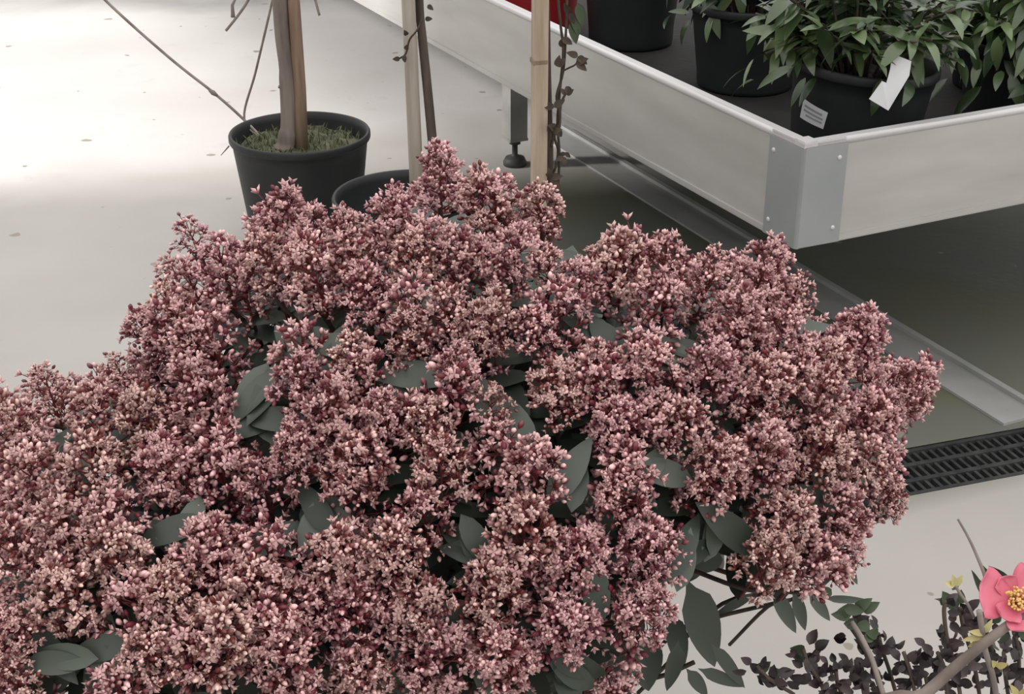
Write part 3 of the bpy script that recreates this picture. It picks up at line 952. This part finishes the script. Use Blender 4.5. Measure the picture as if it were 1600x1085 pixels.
while cnt < 210 and tries < 9000:
    tries += 1
    th = rf.uniform(0, 2 * PI); z = rf.uniform(-.35, .95); s_ = math.sqrt(1 - z * z)
    dv = Vector((s_ * math.cos(th), s_ * math.sin(th), z))
    C_, A_ = (SC, SA) if rf.random() < .72 else (S2, SB)
    q = C_ + Vector((dv.x * A_.x, dv.y * A_.y, dv.z * A_.z)) * 0.93
    if inside(q) < .74: continue
    if any((q - p_).length < 0.050 for p_ in placed): continue
    X_, Y_ = proj(q)
    if not inset(X_, Y_, 48): continue
    if any((X_ - g_[0]) ** 2 + (Y_ - g_[1]) ** 2 < 50 ** 2 for g_ in GAPS): continue
    placed.append(q)
    n = nrm(q)
    axis = (n * .8 + ZZ * .8).normalized()
    W = rf.uniform(.055, .068)
    Mx = Matrix.Translation(q - axis * W * .6) @ axis.to_track_quat('Z', 'Y').to_matrix().to_4x4() @ Matrix.Rotation(rf.uniform(0, 6.28), 4, 'Z') @ Matrix.Diagonal((W, W, W, 1))
    bake(small[cnt % 4], Mx, fm)
    cnt += 1
print('fillers', cnt)
o = fm.build('flower_cluster', [M['bud'], M['rachis']], shrub, loc=SB_)
o['kind'] = 'stuff'
# interior leaves on the inner stems
for _ in range(1700):
    th = R.uniform(0, 2 * PI); z = R.uniform(-.55, 1); s_ = math.sqrt(1 - z * z)
    dv = Vector((s_ * math.cos(th), s_ * math.sin(th), z))
    C_, A_ = (SC, SA) if R.random() < .72 else (S2, SB)
    k = R.uniform(.45, .84)
    q = C_ + Vector((dv.x * A_.x, dv.y * A_.y, dv.z * A_.z)) * k
    t1_ = dv.cross(Vector((R.uniform(-1, 1), R.uniform(-1, 1), R.uniform(-1, 1)))).normalized()
    L_ = R.uniform(.055, .085)
    if not inset(*proj(q), 30) or not inset(*proj(q + t1_ * L_), 18): continue
    lfm.leaf(q, (t1_ + dv * R.uniform(-.1, .5)).normalized(), dv + ZZ * .3, L_, L_ * .4, R.uniform(.1, .7), .2, attr=min(1, max(0, R.gauss(.25, .2))), shape=.7)
# leaves seen in the gaps
for (gx, gy) in GAPS:
    for k in range(3):
        q = surf(gx + R.uniform(-22, 22), gy + R.uniform(-14, 14))
        n = nrm(q)
        q = q - n * R.uniform(.008, .022)
        t1_ = n.cross(Vector((R.uniform(-1, 1), R.uniform(-.3, 1), R.uniform(-1, 1)))).normalized()
        L_ = R.uniform(.055, .08)
        lfm.leaf(q - t1_ * L_ * .5, (t1_ + n * .1).normalized(), n, L_, L_ * .35, R.uniform(.1, .6), .3, attr=min(1, max(0, R.gauss(.55, .25))), shape=.7)


def span_leaf(x0, y0, x1, y1, w_px, d, up=None, attr=.5, droop=.15, dz=0.0):
    d -= .05
    a = pt(x0, y0, d); b = pt(x1, y1, d - dz)
    L_ = (b - a).length
    lfm.leaf(a, b - a, up or Vector((.3, -1, .5)), L_ * 1.04, w_px * (a - Vector((0, 0, CAMZ))).length / FPX, droop, .28, attr=min(1, attr + .25), shape=.6, n=9)


dS = 1.16
for a in ((1072, 905, 1124, 1048, 60, 1.20, None, .42), (1045, 955, 1072, 1050, 36, 1.22, None, .25), (1000, 985, 1018, 1085, 56, 1.18, None, .15), (1110, 1005, 1168, 1078, 22, 1.15, None, .35),
          (1072, 1045, 1108, 1090, 22, 1.15, None, .3), (1090, 1045, 1165, 1075, 20, 1.15, None, .35), (1206, 922, 1248, 992, 26, 1.24, None, .5), (1238, 925, 1262, 988, 22, 1.26, None, .3), (1262, 925, 1300, 972, 20, 1.28, None, .55),
          (1285, 935, 1362, 940, 12, 1.28, None, .55), (1322, 880, 1342, 915, 12, 1.32, None, .45), (1180, 925, 1115, 965, 16, 1.22, None, .3), (950, 1010, 905, 1085, 50, 1.10, None, .75),
          (1085, 870, 1068, 915, 40, 1.21, None, .5), (1120, 850, 1080, 900, 50, 1.2, None, .25), (1060, 1000, 1045, 1085, 30, 1.16, None, .2), (960, 1000, 975, 1090, 46, 1.14, None, .4)):
    span_leaf(*a)
for pl, rd, d in (([(1235, 938), (1180, 950), (1115, 966), (1060, 985)], .0022, 1.20), ([(1205, 928), (1150, 935), (1112, 955), (1080, 985), (1050, 1030)], .0022, 1.19), ([(1085, 1035), (1040, 1055), (980, 1075)], .0024, 1.14),
                  ([(1270, 920), (1235, 938), (1200, 948)], .002, 1.22)):
    brm.tube(curve([pt(x_, y_, d) for x_, y_ in pl] + [pt(pl[-1][0] - 60, pl[-1][1] + 60, d + .06)], 14), rd, 5)
brm.build('branches', M['vine'], shrub, loc=SB_)
lfm.build('foliage', M['leaf'], shrub, loc=SB_)

# ------------------------------------------------------------------ dark-leaved shrub, bottom right
B4 = Vector((0.37, 0.93, 0))
dk = empty('purple_shrub', B4, 'twiggy shrub with tiny blackish purple leaves in the bottom right corner', 'shrub')
make_pot(dk, 0.13, 0.24, B4, fz=0.2)
sm = MB(); lm = MB()
r4 = random.Random(5)
D4 = 1.07
tw = [([(1378, 1085), (1362, 1040), (1345, 1005), (1325, 975)], 1.10, .0022), ([(1400, 1085), (1390, 1050), (1378, 1015), (1372, 990)], 1.10, .002), ([(1430, 1085), (1422, 1050), (1412, 1020)], 1.08, .002),
      ([(1290, 1085), (1278, 1060), (1262, 1035), (1255, 1015)], 1.06, .002), ([(1240, 1085), (1215, 1070), (1195, 1055), (1183, 1040)], 1.05, .0018), ([(1315, 1085), (1308, 1065), (1306, 1045)], 1.06, .002),
      ([(1500, 1085), (1492, 1040), (1480, 1000), (1475, 955), (1480, 940)], 1.06, .002), ([(1530, 1085), (1520, 1030), (1505, 980), (1500, 950)], 1.08, .002), ([(1480, 1085), (1475, 1045), (1465, 1020)], 1.06, .002),
      ([(1550, 1085), (1552, 1040), (1545, 1000), (1530, 960)], 1.09, .0022), ([(1590, 1085), (1592, 1040), (1590, 1010), (1585, 990)], 1.09, .002), ([(1575, 1085), (1570, 1050), (1568, 1020)], 1.08, .002),
      ([(1450, 1085), (1448, 1068), (1444, 1050)], 1.08, .002), ([(1350, 1085), (1345, 1062), (1335, 1050)], 1.07, .002)]
for pl, d, rd in tw:
    P = curve([pt(x_, y_, d) for x_, y_ in pl], 18)
    low = B4 + Vector((r4.uniform(-.04, .04), r4.uniform(-.04, .04), 0.2))
    Q = curve([low, (low + P[0]) / 2 + Vector((0, 0.03, -.03)), P[0]], 10)
    sm.tube(Q + P[1:], rd, 5, m=0)
    for k in range(25):
        t = r4.random() ** .8
        q = P[int(t * (len(P) - 1))]
        for _ in range(1):
            dv = Vector((r4.uniform(-1, 1), r4.uniform(-.8, .6), r4.uniform(-.4, 1))).normalized()
            q2 = q + dv * r4.uniform(0.0, .016)
            L_ = r4.uniform(.009, .017)
            lm.leaf(q2, dv, Vector((r4.uniform(-1, 1), -1, r4.uniform(-.3, 1))), L_, L_ * .62, .4, .3, attr=min(1, max(0, r4.gauss(.35, .35))), shape=.7, n=5)
for x_, y_ in ((1300, 930), (1318, 950), (1335, 952), (1330, 962), (1308, 968), (1318, 975), (1345, 955)):
    lm.leaf(pt(x_, y_, 1.1), Vector((r4.uniform(-1, 1), -.2, r4.uniform(-.2, 1))), Vector((0, -1, .5)), .020, .011, .4, .3, attr=.9, m=1, n=5)
for x_, y_ in ((1372, 985), (1360, 970), (1362, 985), (1258, 1012), (1262, 1020), (1483, 938), (1490, 945), (1496, 938), (1470, 940), (1183, 1042), (1200, 1048)):
    lm.leaf(pt(x_, y_ + 6, 1.08), Vector((r4.uniform(-1, 1), -.2, r4.uniform(-.1, 1))), Vector((0, -1, .5)), .016, .011, .4, .3, attr=.75, m=1, n=5)
sm.build('stems', M['darkbark'], dk, loc=B4)
lm.build('foliage', [M['purple'], M['camleaf']], dk, loc=B4)
m = MB()
m.tube(curve([pt(1385, 1100, 1.04), pt(1372, 1060, 1.05), pt(1362, 1030, 1.06), pt(1345, 995, 1.07), pt(1330, 972, 1.08)], 16), [.0024] * 17, 7)
Q = m.build('pale_stem', M['twig'], dk, loc=B4)

# ------------------------------------------------------------------ camellia
B5 = Vector((0.17, 0.66, 0))
cm = empty('camellia_plant', B5, 'camellia with one open pink flower and yellow centre at the right edge', 'flowering plant')
make_pot(cm, 0.13, 0.24, B5, fz=0.2)
m = MB()
dC = 0.88
P = curve([B5 + ZZ * .19, B5 + Vector((0.0, .05, .4)), pt(1330, 1185, dC - .03), pt(1445, 1085, dC - .01), pt(1490, 1045, dC), pt(1535, 1008, dC + .01), pt(1575, 978, dC + .02), pt(1625, 950, dC + .03), pt(1700, 900, dC + .03)], 40)
m.tube(P, [.0055 - .0025 * k / len(P) for k in range(len(P))], 9)
m.build('main_branch', M['bark'], cm, loc=B5)
m = MB()
P = curve([pt(1560, 1110, dC + .02), pt(1552, 1060, dC + .02), pt(1543, 1030, dC + .02), pt(1537, 1005, dC + .02), pt(1533, 975, dC + .02), pt(1530, 955, dC + .02)], 20)
m.tube(P, .0024, 6)
P = curve([pt(1533, 985, dC + .02), pt(1545, 950, dC + .03), pt(1540, 905, dC + .05), pt(1526, 868, dC + .06), pt(1513, 840, dC + .06), pt(1497, 812, dC + .06)], 20)
m.tube(P, [.0018 - .0010 * k / len(P) for k in range(len(P))], 6)
P = curve([pt(1522, 965, dC + .03), pt(1512, 945, dC + .03), pt(1500, 928, dC + .03), pt(1492, 914, dC + .03)], 12)
m.tube(P, .0012, 5)
m.build('twig', M['twig'], cm, loc=B5)
for sh in (((1492, 916, -.3, 1, .012), (1492, 916, .3, 1, .012), (1492, 916, -.9, .6, .010)),
           ((1540, 992, -1, -.1, .020), (1540, 990, -.8, .3, .016), (1535, 990, .3, 1, .016), (1543, 995, -.9, -.4, .018)),
           ((1556, 1042, .6, .4, .010), (1556, 1042, -.4, .7, .009)), ((1590, 1088, -.4, .7, .018), (1590, 1088, .4, .7, .018))):
    m = MB()
    for (x_, y_, dx, dz, L_) in sh:
        m.leaf(pt(x_, y_, dC + .02), Vector((dx, -.3, dz)), Vector((0, -1, .6)), L_, .0055, .3, .3, attr=R.random(), n=5)
    m.build('young_shoot', M['ybud'], cm, loc=B5)
m = MB()
for (x0, y0, x1, y1, w_) in ((1556, 935, 1540, 884, 18), (1580, 915, 1548, 885, 18), (1535, 930, 1522, 892, 12), (1590, 915, 1610, 880, 18), (1575, 990, 1560, 1010, 16), (1590, 985, 1612, 1005, 16),
                             (1600, 960, 1640, 975, 22), (1545, 935, 1532, 905, 8), (1565, 965, 1545, 975, 14)):
    a = pt(x0, y0, dC + .075); b = pt(x1, y1, dC + .075)
    L_ = (b - a).length
    m.leaf(a, b - a, Vector((.2, -1, .5)), L_, w_ * .42 / 1000, .3, .3, attr=R.uniform(.0, .5), n=6)
m.build('leaf', M['camleaf'], cm, loc=B5)
# flower: wide petals round a boss of stamens
fc = pt(1587, 940, dC + .035)
fn = (Vector((0, 0, CAMZ)) - fc).normalized() * .8 + Vector((.25, 0, .35)); fn.normalize()
fx = fn.cross(ZZ).normalized(); fy = fx.cross(fn)
fy = -fy if fy.z < 0 else fy
fx = Vector((abs(fx.x), fx.y * (1 if fx.x > 0 else -1), fx.z))
fl_ = empty('tmp', fc, None, None)
bpy.data.objects.remove(fl_)
rp = random.Random(3)
first = None
for k, (ang, L_, W_) in enumerate(((168, .031, .034), (118, .022, .016), (232, .022, .018), (38, .031, .032), (290, .027, .030), (345, .030, .030))):
    m = MB()
    a = math.radians(ang)
    d = fx * math.cos(a) + fy * math.sin(a); sdv = fn.cross(d)
    nn = 8; vs = []; aa = []
    for i in range(nn + 1):
        t = i / nn
        wd = W_ / 2 * (0.25 + 0.95 * math.sin(PI * min(1, t * .62)) ** 1.1) * (1 if t < .86 else (1 - ((t - .86) / .14) ** 2 * .45))
        for j in range(-3, 4):
            s_ = j / 3
            notch = -.0022 * (1 - abs(s_)) * (t > .9)
            c = fc + d * (L_ * t + notch - .004 * s_ * s_ * t) + sdv * (wd * s_) + fn * (.0055 * t * t + .0035 * s_ * s_ * t + .0012 * math.sin(7 * t + 4 * s_) * t - .002 * (k % 2))
            vs.append(c); aa.append(min(1, max(0, .25 + .6 * t + .25 * noise.noise(c * 200))))
    fs = [(i * 7 + j, i * 7 + j + 1, (i + 1) * 7 + j + 1, (i + 1) * 7 + j) for i in range(nn) for j in range(6)]
    m.add(vs, fs, aa)
    o = m.build('petal', M['petal'], cm, loc=fc)
    sl = o.modifiers.new('thick', 'SOLIDIFY'); sl.thickness = .0006
m = MB()
for k in range(90):
    a = rp.uniform(0, 2 * PI); q = .0085 * math.sqrt(rp.random())
    d = (fn + (fx * math.cos(a) + fy * math.sin(a)) * (q / .0085) * .7).normalized()
    b = fc + (fx * math.cos(a) + fy * math.sin(a)) * q * .5
    tp_ = b + d * rp.uniform(.007, .010)
    m.tube([b, tp_], [.0004, .0004], 4, attr=.8)
    m.tube([tp_ - d * .0008, tp_, tp_ + d * .0008], [.0006, .0012, .0006], 5, attr=rp.random())
m.build('stamens', M['yellow'], cm, loc=fc)
